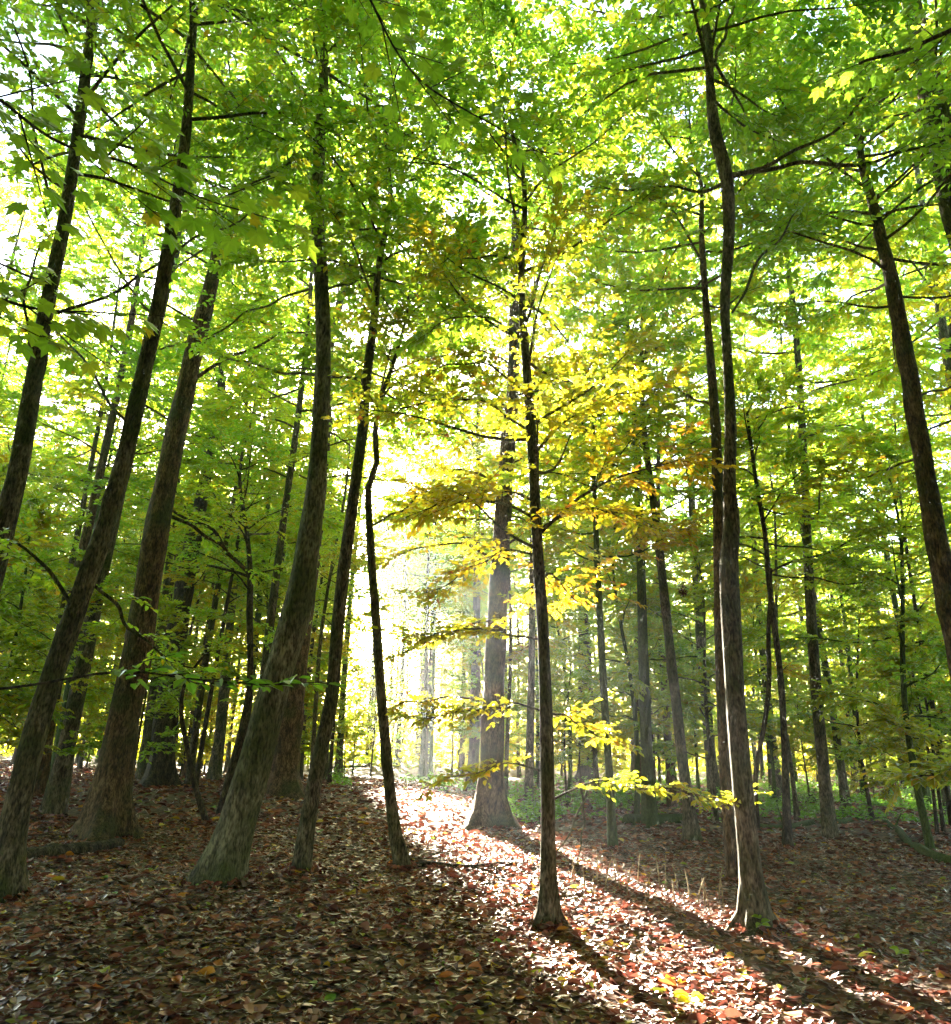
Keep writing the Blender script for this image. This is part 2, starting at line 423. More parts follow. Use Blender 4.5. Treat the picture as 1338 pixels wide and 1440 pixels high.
# ------------------------------------------------------------------ the traced trees
HERO = {}
WF = dict(A=.74, B=.68, C=.68, D=.78, S=.75, E=.77, H=.7, I=.85, J=.82, K=.85, N=.8, O=.75, P=.7, Q=.85, R=.85)
def hero(key, name, label, pts, base=None, Y=None, ztop=15, bark=BARK_GREY, flare=.5, flare_h=.3, crown=None, limbs=(), seed=1, short="", lean=0.0, group=None, k=18, rough=.03, knots=8):
    """pts: (px, py, width px) from the foot upwards; the trunk stands in the upright plane through its foot"""
    g = np.random.default_rng(seed)
    if Y is None:
        b = ground_hit(*(base or pts[0][:2])); Y = b[1]
    P = []
    wf = WF.get(key, .8)
    for (px, py, wd) in pts:
        wd = wd * wf
        q = at(px, py, Y); P.append([*q, wd / 2 / F_PX * depth(q)])
    P = np.array(P)
    P[0, 2] = gz(P[0, 0], P[0, 1])
    root = P[0, :3].copy()
    P = np.r_[[[P[0, 0], P[0, 1], P[0, 2] - .3, P[0, 3] * 1.02]], P]
    zl = P[-1, 2]
    if ztop > zl + .5:
        d = norm(P[-1, :3] - P[-3, :3]) * .7 + np.array([0, lean, .5]); d = norm(d)
        h = ztop - zl; n = 4
        ext = []
        for i in range(1, n + 1):
            q = P[-1, :3] + d * (h / d[2]) * i / n
            q[0] += .12 * math.sin(i * 2.1 + seed) * h / 6; q[1] += .12 * math.cos(i * 1.7 + seed) * h / 6
            ext.append([*q, max(P[-1, 3] * (1 - i / n * .8), .012)])
        P = np.r_[P, ext]
    n = max(24, int((P[-1, 2] - P[0, 2]) / .22))
    T = resample(P, n); T[:, 3] = np.maximum(T[:, 3], .01)
    T[:, 1] += .03 * np.sin(T[:, 2] * 1.1 + seed)
    e = empty(name, root); tag(e, label, "tree", group)
    L = T.copy(); L[:, :3] -= root
    wood = MB()
    V, Q = tube(L[:, :3], L[:, 3], k, rough, flare * 1.55, flare_h, seed, knots); wood.add(V, Q)
    if crown:
        w2, cr = grow(L, g, origin=root, **crown)
        for V, Q in zip(w2.V, w2.Q): wood.add(V, Q - Q.min())
        if cr.n: link("crown", cr.mesh("crown", [TWIG, LEAF], (0,)), e)
    link("trunk", wood.mesh("trunk", [bark], (0,)), e)
    for lb in limbs:
        add_limb(e, root, Y, lb, g, bark)
    HERO[key] = dict(e=e, root=root, Y=Y, T=T, short=short)
    return e

def add_limb(e, root, Y, lb, g, bark):
    """a traced limb: pts (px, py, width), dy = how far its tip comes out of the trunk's plane"""
    pts = lb["pts"]; n = len(pts); P = []
    for i, (px, py, wd) in enumerate(pts):
        q = at(px, py, Y + lb.get("dy", 0) * (i / (n - 1)) ** 1.2); P.append([*(q - root), wd * .62 / 2 / F_PX * depth(q)])
    T = resample(np.array(P), max(10, n * 5)); T[:, 3] = np.maximum(T[:, 3], .003)
    wob = np.linspace(0, 1, len(T))
    ln = np.linalg.norm(T[-1, :3] - T[0, :3])
    for a in range(3): T[:, a] += .012 * ln * np.sin(wob * g.uniform(9, 20) + g.uniform(0, 6)) * np.minimum(wob * 4, 1)
    V, Q = tube(T[:, :3], T[:, 3], 8, .03, seed=int(g.integers(99)))
    mb = MB(); mb.add(V, Q)
    lo = link("limb", mb.mesh("limb", [bark], (0,)), e)
    ns = lb.get("shoots", 10)
    if ns:
        t = np.linspace(lb.get("from", .2), 1, ns); tt = np.linspace(0, 1, len(T))
        A = np.stack([np.interp(t, tt, T[:, c]) for c in range(3)], 1)
        d = norm(np.stack([np.interp(t, tt, np.gradient(T[:, c])) for c in range(3)], 1))
        sg = np.where(np.arange(ns) % 2, 1, -1) * g.uniform(.4, 1.1, ns)
        ca, sa = np.cos(sg), np.sin(sg)
        D = np.stack([d[:, 0] * ca - d[:, 1] * sa, d[:, 0] * sa + d[:, 1] * ca, d[:, 2] * .5 + g.normal(0, .15, ns)], 1)
        B = A + norm(D) * (lb.get("sl", .5) * g.uniform(.5, 1.2, ns) * (1.15 - t * .6))[:, None]
        B[-1] = A[-1] + d[-1] * lb.get("sl", .5) * .6
        cr = MB()
        if lb.get("maple"):
            maple_spray(cr, A, B, g, lb.get("leaf", .12), lb.get("tint", .3), root)
        else:
            spray(cr, A, B, np.full(ns, .004), np.full(ns, lb.get("tint", .35)), g, lb.get("leaf", .1), lb.get("n_twig", 4), lb.get("n_leaf", 6), lb.get("tl", .28), lb.get("gap", False), root, lb.get("flat", .3))
        if cr.n: link("leaf_spray", cr.mesh("leaf_spray", [TWIG, LEAF], (0,)), lo)

def maple_spray(cr, A, B, g, leaf, tint, root, per=6):
    m = len(A)
    V, Q = segs(A, B, .004, .002, 4); cr.add(V, Q, 0)
    s = (np.arange(per) + .7) / per
    P = (A[:, None] * (1 - s[None, :, None]) + B[:, None] * s[None, :, None])
    D = norm(B - A)[:, None].repeat(per, 1)
    ang = np.where(np.arange(per) % 2, 1, -1)[None] * g.uniform(.3, 1.3, (m, per))
    ca, sa = np.cos(ang), np.sin(ang)
    LD = np.stack([D[..., 0] * ca - D[..., 1] * sa, D[..., 0] * sa + D[..., 1] * ca, g.normal(-.18, .15, (m, per))], -1).reshape(-1, 3)
    P = P.reshape(-1, 3); LD = norm(LD)
    st = g.uniform(.05, .11, len(P))
    E = P + LD * st[:, None] + np.array([0, 0, -.01])
    V, Q = segs(P, E, .0013, .001); cr.add(V, Q, 0)
    N = np.stack([g.normal(0, .3, len(P)), g.normal(0, .3, len(P)), np.ones(len(P))], 1)
    L = leaf * g.uniform(.65, 1.2, len(P))
    V, Q = maple_geo(E, LD, N, L)
    cr.add(V, Q, 1, np.repeat(np.clip(tint + g.normal(0, .07, len(P)) + (g.random(len(P)) < .05) * .35, 0, 1), 7))

HI = dict(n_limb=32, lmax=3.2, leaf=.108, tint=.30, n_sub=6, n_twig=6, n_leaf=9)

hero("A", "beech_tree", "slim grey tree crossing the upper left corner, its foot outside the picture",
     [(-120, 1260, 56), (-70, 1020, 50), (-25, 860, 44), (3, 750, 38), (28, 640, 34), (58, 480, 28), (92, 310, 23), (113, 150, 20), (133, 10, 18)],
     Y=8.2, ztop=15, seed=3, short="corner trunk", crown=dict(HI, z0=8.5, tint=.32),
     limbs=[dict(pts=[(82, 440, 8), (150, 415, 7), (220, 372, 6), (290, 330, 5), (350, 296, 4)], dy=-.9, maple=True, leaf=.15, sl=.5, shoots=9, tint=.25),
            dict(pts=[(96, 300, 9), (66, 262, 7), (50, 190, 6), (40, 100, 5), (20, 30, 4)], dy=-1.5, maple=True, leaf=.15, sl=.6, shoots=9, tint=.36),
            dict(pts=[(75, 400, 8), (30, 385, 6), (-30, 350, 5), (-90, 300, 4)], dy=-1.8, maple=True, leaf=.14, sl=.6, shoots=7, tint=.36),
            dict(pts=[(50, 520, 7), (35, 440, 6), (45, 380, 5), (60, 340, 4)], dy=-1.0, maple=True, leaf=.13, sl=.5, shoots=6, tint=.4)])
hero("B", "beech_tree", "tall slim brown tree rising from the lower left edge, leaning right",
     [(5, 1262, 52), (28, 1130, 48), (62, 990, 44), (108, 850, 41), (150, 730, 37), (188, 590, 33), (218, 460, 29), (240, 340, 26), (260, 190, 20), (272, 40, 15)],
     ztop=15, seed=4, short="lower-left trunk", bark=BARK_GREY, crown=dict(HI, z0=9),
     limbs=[dict(pts=[(100, 850, 9), (60, 790, 8), (20, 765, 6), (-40, 735, 5)], dy=-.5, shoots=7, tint=.4, leaf=.1),
            dict(pts=[(125, 815, 8), (165, 855, 8), (190, 890, 6), (240, 930, 4)], dy=1.2, shoots=5, tint=.4, leaf=.09),
            dict(pts=[(185, 600, 7), (150, 560, 6), (115, 500, 5), (80, 470, 4)], dy=1.0, shoots=9, tint=.45)])
hero("C", "beech_tree", "thick brown tree with mossy flared roots behind a dark log",
     [(145, 1180, 70), (160, 1090, 66), (176, 1000, 62), (192, 920, 57), (212, 800, 51), (240, 650, 43), (262, 540, 38), (282, 455, 34), (300, 390, 28), (318, 310, 22)],
     ztop=19, seed=5, short="flared trunk", bark=BARK_BROWN, flare=.75, flare_h=.38, crown=dict(HI, z0=11, lmax=4),
     limbs=[dict(pts=[(262, 540, 9), (330, 500, 7), (400, 470, 5), (450, 462, 4)], dy=1.5, shoots=10, sl=.8, tint=.32),
            dict(pts=[(225, 720, 9), (262, 735, 9), (300, 760, 7), (345, 800, 5)], dy=1.0, shoots=4, tint=.4)])
hero("D", "rough_tree", "blackish rough-barked tree with a split foot, behind the thick flared one",
     [(222, 1108, 44), (232, 1020, 40), (243, 940, 36), (258, 840, 31), (272, 760, 26), (288, 680, 21), (300, 600, 16)],
     ztop=16, seed=6, short="blackish trunk", bark=BARK_DARK, rough=.07, crown=dict(HI, z0=5, lmax=3.4, tint=.36),
     limbs=[dict(pts=[(205, 1062, 14), (225, 1030, 14), (240, 990, 10)], dy=0, shoots=0)])
hero("S", "crooked_sapling", "crooked dark young tree with one bent bare limb pointing left",
     [(312, 1150, 22), (326, 1090, 22), (342, 1030, 20), (352, 960, 12), (352, 860, 12), (352, 800, 10), (346, 740, 8), (337, 680, 6), (342, 630, 5)],
     base=(312, 1150), ztop=7, seed=7, short="crooked sapling", bark=BARK_DARK, flare=.2, knots=3, crown=dict(n_limb=12, lmax=1.9, leaf=.1, tint=.42, z0=3.6, n_sub=5),
     limbs=[dict(pts=[(352, 808, 10), (330, 785, 9), (295, 745, 8), (250, 722, 6), (205, 700, 4)], dy=-.8, shoots=7, tint=.42),
            dict(pts=[(352, 812, 7), (310, 798, 6), (260, 797, 5), (225, 790, 3)], dy=.5, shoots=5, tint=.42)])
hero("S2", "thin_sapling", "thin bare bent sapling leaning left in front of the crooked dark one",
     [(290, 1160, 9), (278, 1120, 9), (265, 1060, 8), (256, 1000, 8), (262, 960, 6), (285, 925, 4)],
     ztop=2.9, seed=8, short="bent sapling", bark=BARK_DARK, flare=.2, knots=0, k=10, crown=dict(n_limb=5, lmax=.9, leaf=.09, tint=.4, z0=1.9, n_sub=3))
hero("E", "beech_tree", "thick pale grey-green tree leaning right, the widest trunk of the left half",
     [(312, 1243, 68), (340, 1140, 62), (366, 1050, 58), (392, 950, 54), (419, 850, 49), (437, 740, 41), (449, 620, 31), (455, 500, 28), (453, 400, 26), (447, 310, 24), (449, 200, 20), (456, 80, 16)],
     ztop=16, seed=9, short="pale leaning trunk", bark=BARK_PALE, flare=.35, flare_h=.3, crown=dict(HI, z0=9.5, lmax=3.2),
     limbs=[dict(pts=[(443, 528, 7), (400, 522, 6), (350, 512, 5), (290, 490, 4)], dy=1.2, shoots=10, tint=.34, sl=.6),
            dict(pts=[(440, 405, 6), (395, 420, 5), (350, 440, 4), (300, 470, 4)], dy=.8, shoots=10, tint=.3, sl=.6),
            dict(pts=[(435, 215, 6), (400, 235, 5), (350, 262, 4)], dy=-.6, shoots=7, tint=.25, sl=.6),
            dict(pts=[(455, 408, 6), (500, 395, 5), (545, 380, 4)], dy=1, shoots=7, tint=.3)])
hero("F", "beech_tree", "stout reddish-brown tree half hidden behind the pale leaning one",
     [(398, 1120, 50), (406, 1040, 44), (416, 950, 38), (428, 860, 33), (440, 770, 29), (450, 680, 25), (460, 560, 20)],
     ztop=20, seed=10, short="reddish trunk", bark=BARK_BROWN, flare=.6, crown=dict(HI, z0=7, lmax=4.2, tint=.34))
hero("G", "beech_tree", "slim smooth tree curving up to the right in front of the white glare",
     [(424, 1228, 27), (434, 1150, 27), (448, 1070, 26), (466, 980, 24), (474, 890, 22), (484, 800, 21), (498, 700, 19), (511, 600, 18), (516, 530, 17), (526, 450, 14), (533, 370, 11)],
     ztop=12.5, seed=12, short="slim curved trunk", flare=.25, bark=BARK_GREY, crown=dict(HI, z0=7.5, lmax=2.4),
     limbs=[dict(pts=[(510, 535, 8), (470, 528, 7), (430, 520, 5), (380, 500, 4)], dy=1.5, shoots=8, tint=.34, sl=.6),
            dict(pts=[(525, 450, 6), (517, 420, 5), (505, 400, 4)], dy=.5, shoots=5, tint=.3)])
hero("H", "beech_tree", "slim wavy tree with a kinked top standing left of the sunlit floor",
     [(566, 1224, 25), (556, 1170, 24), (546, 1090, 22), (538, 1000, 20), (531, 900, 18), (524, 800, 16), (519, 720, 14), (519, 680, 12), (530, 655, 12), (528, 610, 11), (533, 565, 10), (550, 520, 8), (565, 470, 6)],
     ztop=9, seed=13, short="kinked trunk", flare=.3, bark=BARK_GREY, crown=dict(HI, n_limb=14, z0=6, lmax=2.0, tint=.42),
     limbs=[dict(pts=[(534, 565, 6), (560, 540, 5), (600, 555, 4), (640, 580, 3)], dy=1, shoots=8, tint=.5),
            dict(pts=[(519, 740, 6), (560, 720, 5), (600, 690, 4)], dy=1.2, shoots=8, tint=.55)])
hero("I", "oak_tree", "stout tree with broad flared foot, sun on its left side, beyond the light patch",
     [(690, 1166, 48), (691, 1110, 42), (693, 1020, 37), (697, 920, 34), (702, 820, 31), (708, 720, 28), (715, 620, 24), (722, 540, 20)],
     ztop=20, seed=14, short="stout sunlit tree", bark=BARK_BROWN, flare=.75, flare_h=.33, crown=dict(HI, n_limb=26, z0=5.5, lmax=3.6, tint=.5),
     limbs=[dict(pts=[(705, 870, 7), (660, 880, 6), (610, 900, 4), (570, 915, 3)], dy=-1.5, shoots=12, tint=.6, sl=.7, leaf=.1, flat=.6),
            dict(pts=[(708, 770, 6), (745, 748, 5), (790, 752, 4), (840, 775, 3)], dy=-1, shoots=12, tint=.62, sl=.8, leaf=.1, flat=.6),
            dict(pts=[(706, 690, 6), (670, 665, 5), (630, 660, 3)], dy=-1, shoots=12, tint=.6, sl=.8, leaf=.1, flat=.6),
            dict(pts=[(700, 850, 6), (735, 846, 5), (785, 872, 3)], dy=-1, shoots=9, tint=.6, sl=.6, leaf=.1, flat=.6),
            dict(pts=[(690, 985, 6), (650, 980, 5), (600, 985, 4), (560, 990, 3)], dy=-1.2, shoots=6, tint=.62, sl=.6, leaf=.11),
            dict(pts=[(705, 800, 7), (670, 770, 6), (620, 765, 4), (560, 780, 3)], dy=-1, shoots=12, tint=.62, sl=.8, leaf=.1, flat=.6)])
hero("J", "golden_beech", "slim straight tree with golden leaves, foot on the edge of the sunlit floor",
     [(770, 1306, 33), (771, 1250, 29), (771, 1180, 26), (770, 1080, 23), (767, 980, 21), (763, 880, 20), (757, 780, 19), (752, 680, 18), (747, 600, 17), (740, 500, 14), (733, 400, 12), (738, 300, 9), (735, 240, 7), (722, 195, 6)],
     ztop=10, seed=15, short="golden tree", bark=BARK_GREY, flare=.45, flare_h=.16, k=20,
     crown=dict(n_limb=30, lmax=1.9, leaf=.085, tint=.70, top_tint=-.5, tint_sd=.07, z0=3.0, n_sub=6, n_twig=6, n_leaf=7, low_elev=14, twig_len=.26, shape=.4, gap=False),
     limbs=[dict(pts=[(772, 1128, 6), (800, 1112, 5), (850, 1100, 5), (910, 1108, 4), (970, 1115, 3), (1035, 1122, 2)], dy=-.4, shoots=20, tint=.54, sl=.28, leaf=.066, tl=.18, flat=.55, n_leaf=5, n_twig=4),
            dict(pts=[(768, 1000, 5), (800, 1010, 4), (850, 1040, 3)], dy=.8, shoots=7, tint=.6, sl=.35, leaf=.09),
            dict(pts=[(762, 900, 6), (710, 890, 5), (650, 885, 4), (590, 895, 3)], dy=-.6, shoots=14, tint=.60, sl=.42, leaf=.072, tl=.24, flat=.6, n_leaf=5),
            dict(pts=[(766, 1000, 5), (720, 990, 4), (660, 1000, 4), (590, 1010, 3)], dy=.3, shoots=14, tint=.60, sl=.42, leaf=.072, tl=.24, flat=.6, n_leaf=5),
            dict(pts=[(768, 1085, 5), (720, 1075, 4), (670, 1085, 3), (620, 1100, 2)], dy=.5, shoots=10, tint=.58, sl=.3, leaf=.07, tl=.2, flat=.6, n_leaf=5),
            dict(pts=[(748, 610, 6), (690, 570, 5), (630, 560, 4), (560, 575, 3)], dy=.3, shoots=14, tint=.46, sl=.5, leaf=.1),
            dict(pts=[(750, 640, 6), (800, 590, 5), (860, 560, 4), (930, 540, 3)], dy=.3, shoots=14, tint=.6, sl=.5, leaf=.1),
            dict(pts=[(753, 705, 5), (705, 690, 4), (650, 695, 4), (600, 715, 3)], dy=-.3, shoots=16, tint=.66, sl=.45, leaf=.078, tl=.24, flat=.6),
            dict(pts=[(757, 780, 5), (712, 775, 4), (660, 800, 3), (615, 830, 2)], dy=.4, shoots=14, tint=.66, sl=.42, leaf=.076, tl=.24, flat=.6),
            dict(pts=[(755, 745, 5), (800, 722, 4), (850, 716, 4), (900, 730, 3)], dy=.2, shoots=15, tint=.62, sl=.45, leaf=.078, tl=.24, flat=.6),
            dict(pts=[(745, 560, 5), (700, 520, 4), (655, 510, 4), (610, 520, 3)], dy=-.3, shoots=14, tint=.6, sl=.45, leaf=.08, tl=.24, flat=.6),
            dict(pts=[(740, 480, 5), (690, 450, 4), (640, 445, 3), (600, 470, 3)], dy=-.3, shoots=12, tint=.32, sl=.5, leaf=.1),
            dict(pts=[(826, 1112, 5), (806, 1160, 4), (785, 1198, 3)], dy=-.1, shoots=0),
            dict(pts=[(818, 1110, 5), (822, 1150, 4), (818, 1180, 3), (812, 1210, 2)], dy=0, shoots=0)])
hero("K", "oak_tree", "dark straight tree far behind, right of the golden-leaved one",
     [(826, 1100, 28), (824, 1000, 24), (822, 880, 21), (821, 760, 18), (822, 660, 16)],
     ztop=19, seed=16, short="dark far trunk", bark=BARK_DARK, crown=dict(HI, z0=6, lmax=4, tint=.5, leaf=.16))
hero("L", "thin_tree", "thin mossy tree standing in shade just right of the low golden branch",
     [(861, 1196, 16), (857, 1100, 14), (852, 1010, 13), (846, 900, 12), (840, 780, 10), (836, 700, 8)],
     ztop=8.5, seed=17, short="thin mossy trunk", bark=BARK_MOSS, flare=.2, crown=dict(HI, z0=4.2, lmax=2, tint=.5, n_limb=16))
hero("M", "thin_tree", "thin dark tree leaning left between the golden tree and the forked tree",
     [(974, 1186, 22), (964, 1100, 19), (953, 1000, 18), (940, 890, 16), (928, 780, 14), (917, 690, 12), (906, 600, 10), (902, 500, 8), (906, 410, 6)],
     ztop=11, seed=18, short="thin leaning trunk", flare=.35, bark=BARK_GREY, crown=dict(HI, z0=5, lmax=2.2, tint=.52, n_limb=20))
hero("O", "beech_tree", "slim brown tree standing close behind the forked one",
     [(1036, 1242, 26), (1026, 1160, 24), (1020, 1060, 22), (1015, 950, 21), (1011, 830, 20), (1009, 700, 19), (1007, 600, 18), (1000, 500, 15), (992, 410, 12), (986, 330, 10)],
     ztop=13, seed=19, short="slim rear trunk", flare=.3, bark=BARK_BROWN, crown=dict(HI, z0=8, lmax=2.5),
     limbs=[dict(pts=[(1003, 570, 6), (975, 560, 5), (950, 545, 4)], dy=.6, shoots=5, tint=.5)])
hero("N", "forked_tree", "tall forked tree with a sunlit left edge, foremost trunk on the right",
     [(1066, 1312, 44), (1060, 1250, 40), (1053, 1180, 36), (1043, 1080, 34), (1034, 980, 33), (1027, 870, 33), (1024, 790, 30), (1028, 735, 28), (1025, 680, 23), (1028, 600, 20), (1024, 500, 17), (1021, 420, 17), (1026, 330, 19), (1021, 250, 22), (1004, 185, 20), (998, 120, 15), (997, 60, 12), (988, 5, 11)],
     ztop=13, seed=20, short="forked tree", flare=.5, flare_h=.18, bark=BARK_GREY, k=22, crown=dict(HI, z0=9.0, lmax=2.6, tint=.28),
     limbs=[dict(pts=[(1022, 250, 13), (1070, 238, 11), (1120, 228, 9), (1190, 232, 9), (1250, 222, 7), (1300, 208, 6), (1360, 170, 5)], dy=-.4, shoots=11, tint=.3, sl=.5, **{"from": .35}),
            dict(pts=[(1030, 246, 11), (1090, 232, 9), (1140, 200, 7), (1190, 165, 6), (1250, 110, 5), (1340, 40, 4)], dy=-1.2, shoots=11, tint=.25, sl=.5, **{"from": .35}),
            dict(pts=[(1020, 255, 9), (990, 270, 8), (940, 262, 5), (880, 268, 4), (830, 262, 3)], dy=.3, shoots=10, tint=.3, sl=.5),
            dict(pts=[(999, 100, 8), (1015, 60, 7), (1032, 10, 6)], dy=.3, shoots=5, tint=.28),
            dict(pts=[(1030, 440, 5), (1060, 385, 6), (1090, 340, 5), (1120, 300, 4)], dy=.8, shoots=7, tint=.3)])
hero("P", "thin_tree", "thin dark tree joined high up with a second crooked stem, right of the forked one",
     [(1109, 1196, 18), (1106, 1120, 15), (1102, 1030, 13), (1096, 940, 12), (1088, 870, 11), (1081, 800, 11), (1077, 750, 9), (1066, 690, 8), (1058, 640, 7), (1050, 580, 5)],
     ztop=8, seed=21, short="twin-stem thin tree", bark=BARK_DARK, flare=.2, crown=dict(HI, z0=4.6, lmax=2.0, tint=.42, n_limb=16),
     limbs=[dict(pts=[(1066, 1165, 12), (1066, 1090, 11), (1074, 1000, 11), (1083, 920, 11), (1086, 850, 9), (1081, 800, 8)], dy=0, shoots=0),
            dict(pts=[(1082, 805, 6), (1130, 785, 5), (1180, 770, 4), (1240, 740, 3)], dy=-1, shoots=12, tint=.42, sl=.6),
            dict(pts=[(1082, 808, 5), (1130, 812, 4), (1190, 820, 3), (1240, 815, 2)], dy=.5, shoots=11, tint=.4, sl=.6)])
hero("Q", "knobbly_tree", "knobbly brown tree leaning in from the right edge",
     [(1398, 1230, 48), (1376, 1080, 42), (1352, 930, 38), (1330, 820, 36), (1312, 720, 31), (1294, 620, 28), (1276, 520, 26), (1260, 430, 23), (1244, 350, 19), (1229, 285, 15)],
     Y=9.3, ztop=12.5, seed=22, short="right-edge trunk", bark=BARK_BROWN, knots=24, rough=.045, crown=dict(HI, z0=7.5, lmax=2.8, tint=.4),
     limbs=[dict(pts=[(1290, 560, 6), (1330, 545, 5), (1400, 530, 4)], dy=1, shoots=8, tint=.6, sl=.6),
            dict(pts=[(1300, 640, 6), (1260, 655, 5), (1220, 670, 4)], dy=1, shoots=6, tint=.5, sl=.5)])
hero("R", "beech_tree", "grey tree trunk slanting through the top right corner",
     [(1560, 1260, 62), (1480, 900, 54), (1420, 620, 48), (1370, 400, 44), (1336, 250, 40), (1314, 150, 36), (1290, 50, 30), (1276, -20, 26)],
     Y=8.6, ztop=16, seed=23, short="corner trunk on the right", bark=BARK_GREY, crown=dict(HI, z0=9, lmax=3))

# branches of trees outside the picture that hang in close to the viewer
def overhang(label, pts, Y, seed, **lb):
    g = np.random.default_rng(seed)
    o = at(*pts[0][:2], Y); e = empty("overhanging_branch", o); tag(e, label, "branch")
    add_limb(e, o, Y, dict(pts=pts, **lb), g, BARK_DARK)
overhang("near branch of big soft maple leaves reaching in at the upper left edge", [(-200, 60, 12), (-60, 120, 9), (60, 180, 7), (180, 235, 5), (320, 290, 3)], 2.0, 51, dy=.5, maple=True, leaf=.1, sl=.5, shoots=12, tint=.30)
overhang("near leafy branch of large leaves low on the left edge at mid height", [(-220, 380, 14), (-80, 400, 10), (30, 430, 7), (130, 440, 4)], 2.2, 52, dy=.4, maple=True, leaf=.095, sl=.5, shoots=9, tint=.36)
overhang("big-leaved branch hanging in from above the pale leaning trunk's top", [(380, -180, 9), (470, -60, 7), (560, 60, 5), (640, 150, 4), (700, 190, 3)], 2.6, 53, dy=.3, maple=True, leaf=.1, sl=.5, shoots=12, tint=.28)
overhang("thin dark branch with pale green leaves level across the left trunks", [(-120, 975, 8), (20, 962, 6), (160, 950, 5), (290, 952, 4), (400, 962, 3)], 3.0, 54, dy=.2, shoots=10, tint=.1, leaf=.07, sl=.25, tl=.14, n_leaf=3, n_twig=2, **{"from": .5})
overhang("leafy yellow-green branch reaching in low at the right edge", [(1480, 1060, 12), (1410, 1075, 9), (1350, 1085, 7), (1290, 1090, 4)], 6.5, 55, dy=.3, shoots=16, tint=.5, leaf=.085, sl=.4, tl=.2, n_leaf=6, n_twig=5)
overhang("dark leafy branch hanging in at the top right corner", [(1460, -60, 16), (1370, 20, 12), (1300, 60, 9), (1210, 90, 6)], 3.4, 56, dy=.4, maple=True, leaf=.11, sl=.5, shoots=10, tint=.28)

# ------------------------------------------------------------------ background trees
def proto(seed, h, r, z0, lmax, leaf, tint, n_limb, bark, name="forest_tree", n_twig=7, n_leaf=9, crook=.35):
    g = np.random.default_rng(seed)
    n = 14; t = np.linspace(0, 1, n)
    T = np.stack([crook * np.sin(t * g.uniform(2, 6) + g.uniform(0, 6)) * t, crook * np.sin(t * g.uniform(2, 6) + g.uniform(0, 6)) * t, t * (h + .3) - .3, r * (1 - t) ** .75 + .012], 1)
    wood = MB(); V, Q = tube(T[:, :3], T[:, 3], 9, .04, .3, .3, seed, 5); wood.add(V, Q)
    w2, cr = grow(T, g, z0, n_limb, lmax, leaf, tint, .08, n_sub=5, n_twig=n_twig, n_leaf=n_leaf, gap=False, twig_len=leaf * 2.6)
    for V, Q in zip(w2.V, w2.Q): wood.add(V, Q - Q.min())
    return wood.mesh("trunk", [bark], (0,)), cr.mesh("crown", [TWIG, LEAF], (0,))

PT = [proto(101, 18, .125, 6.0, 3.6, .13, .36, 26, BARK_BROWN), proto(102, 16, .09, 5.0, 3.0, .125, .44, 24, BARK_GREY),
      proto(103, 20, .16, 8.0, 4.2, .14, .34, 28, BARK_GREY), proto(104, 14, .07, 4.4, 2.6, .12, .48, 23, BARK_DARK),
      proto(105, 17, .11, 5.6, 3.4, .13, .46, 26, BARK_MOSS), proto(106, 12, .055, 3.6, 2.3, .115, .56, 22, BARK_GREY)]
PS = [proto(111, 4.2, .03, .9, 1.5, .10, .46, 16, BARK_DARK, crook=.2), proto(112, 5.5, .04, 1.2, 1.8, .11, .42, 18, BARK_GREY, crook=.25),
      proto(113, 3.2, .025, .7, 1.3, .10, .54, 14, BARK_DARK, crook=.15), proto(114, 6.5, .05, 1.5, 2.0, .11, .40, 20, BARK_MOSS, crook=.3)]

def place_copy(name, mm, x, y, rz, sc, tilt):
    e = empty(name, (x, y, float(gz(x, y))))
    if not clear_of_gap(x, y, 3.6, .5, 18):          # crown reaches into the lane: thinned out there
        mm = (mm[0], thin(mm[1], e.location, rz, sc))
        e.rotation_euler = (0, 0, rz)
    else: e.rotation_euler = (tilt[0], tilt[1], rz)
    e.scale = (sc, sc, sc)
    link("trunk", mm[0], e); link("crown", mm[1], e)
    return e

def thin(me, loc, rz, sc):
    nv = len(me.vertices); V = np.empty(nv * 3, np.float32); me.vertices.foreach_get("co", V); V = V.reshape(-1, 3)
    nq = len(me.polygons); Q = np.empty(nq * 4, np.int32); me.loops.foreach_get("vertex_index", Q); Q = Q.reshape(-1, 4)
    m = np.empty(nq, np.int32); me.polygons.foreach_get("material_index", m); t = np.empty(nq, np.float32); me.attributes["tint"].data.foreach_get("value", t)
    c = V[Q[:, 0]]; ca, sa = math.cos(rz), math.sin(rz)
    Wc = np.stack([(c[:, 0] * ca - c[:, 1] * sa) * sc + loc[0], (c[:, 0] * sa + c[:, 1] * ca) * sc + loc[1], c[:, 2] * sc + loc[2]], 1)
    k = ~in_gap(Wc, np.random.default_rng(3)); Q, m, t = Q[k], m[k], t[k]
    used, inv = np.unique(Q, return_inverse=True)
    mb = MB(); mb.V = [V[used]]; mb.Q = [inv.reshape(-1, 4)]; mb.m = [m]; mb.t = [t]
    return mb.mesh("crown", [TWIG, LEAF], (0,))

BG = []   # x, y, object, kind
def clear_of_gap(x, y, crown_r, z_lo, z_hi):
    zs = np.linspace(z_lo, z_hi, 12); P = np.stack([np.full(12, x), np.full(12, y), zs], 1)
    u, v, d = sun_uv(P)
    a = (u > 1.8 - crown_r) & (u < 4.25 + crown_r) & (v > -7.5) & (v < 1)
    b = (u > .9 - crown_r) & (u < 4.2 + crown_r) & (v > .5) & (v < 5)
    return not (a | b).any()

g = np.random.default_rng(77)
spots = []
def ok_spot(x, y, dmin):
    for (a, b) in spots:
        if (a - x) ** 2 + (b - y) ** 2 < dmin ** 2: return False
    for h in HERO.values():
        if (h["root"][0] - x) ** 2 + (h["root"][1] - y) ** 2 < 1.8 ** 2: return False
    return True
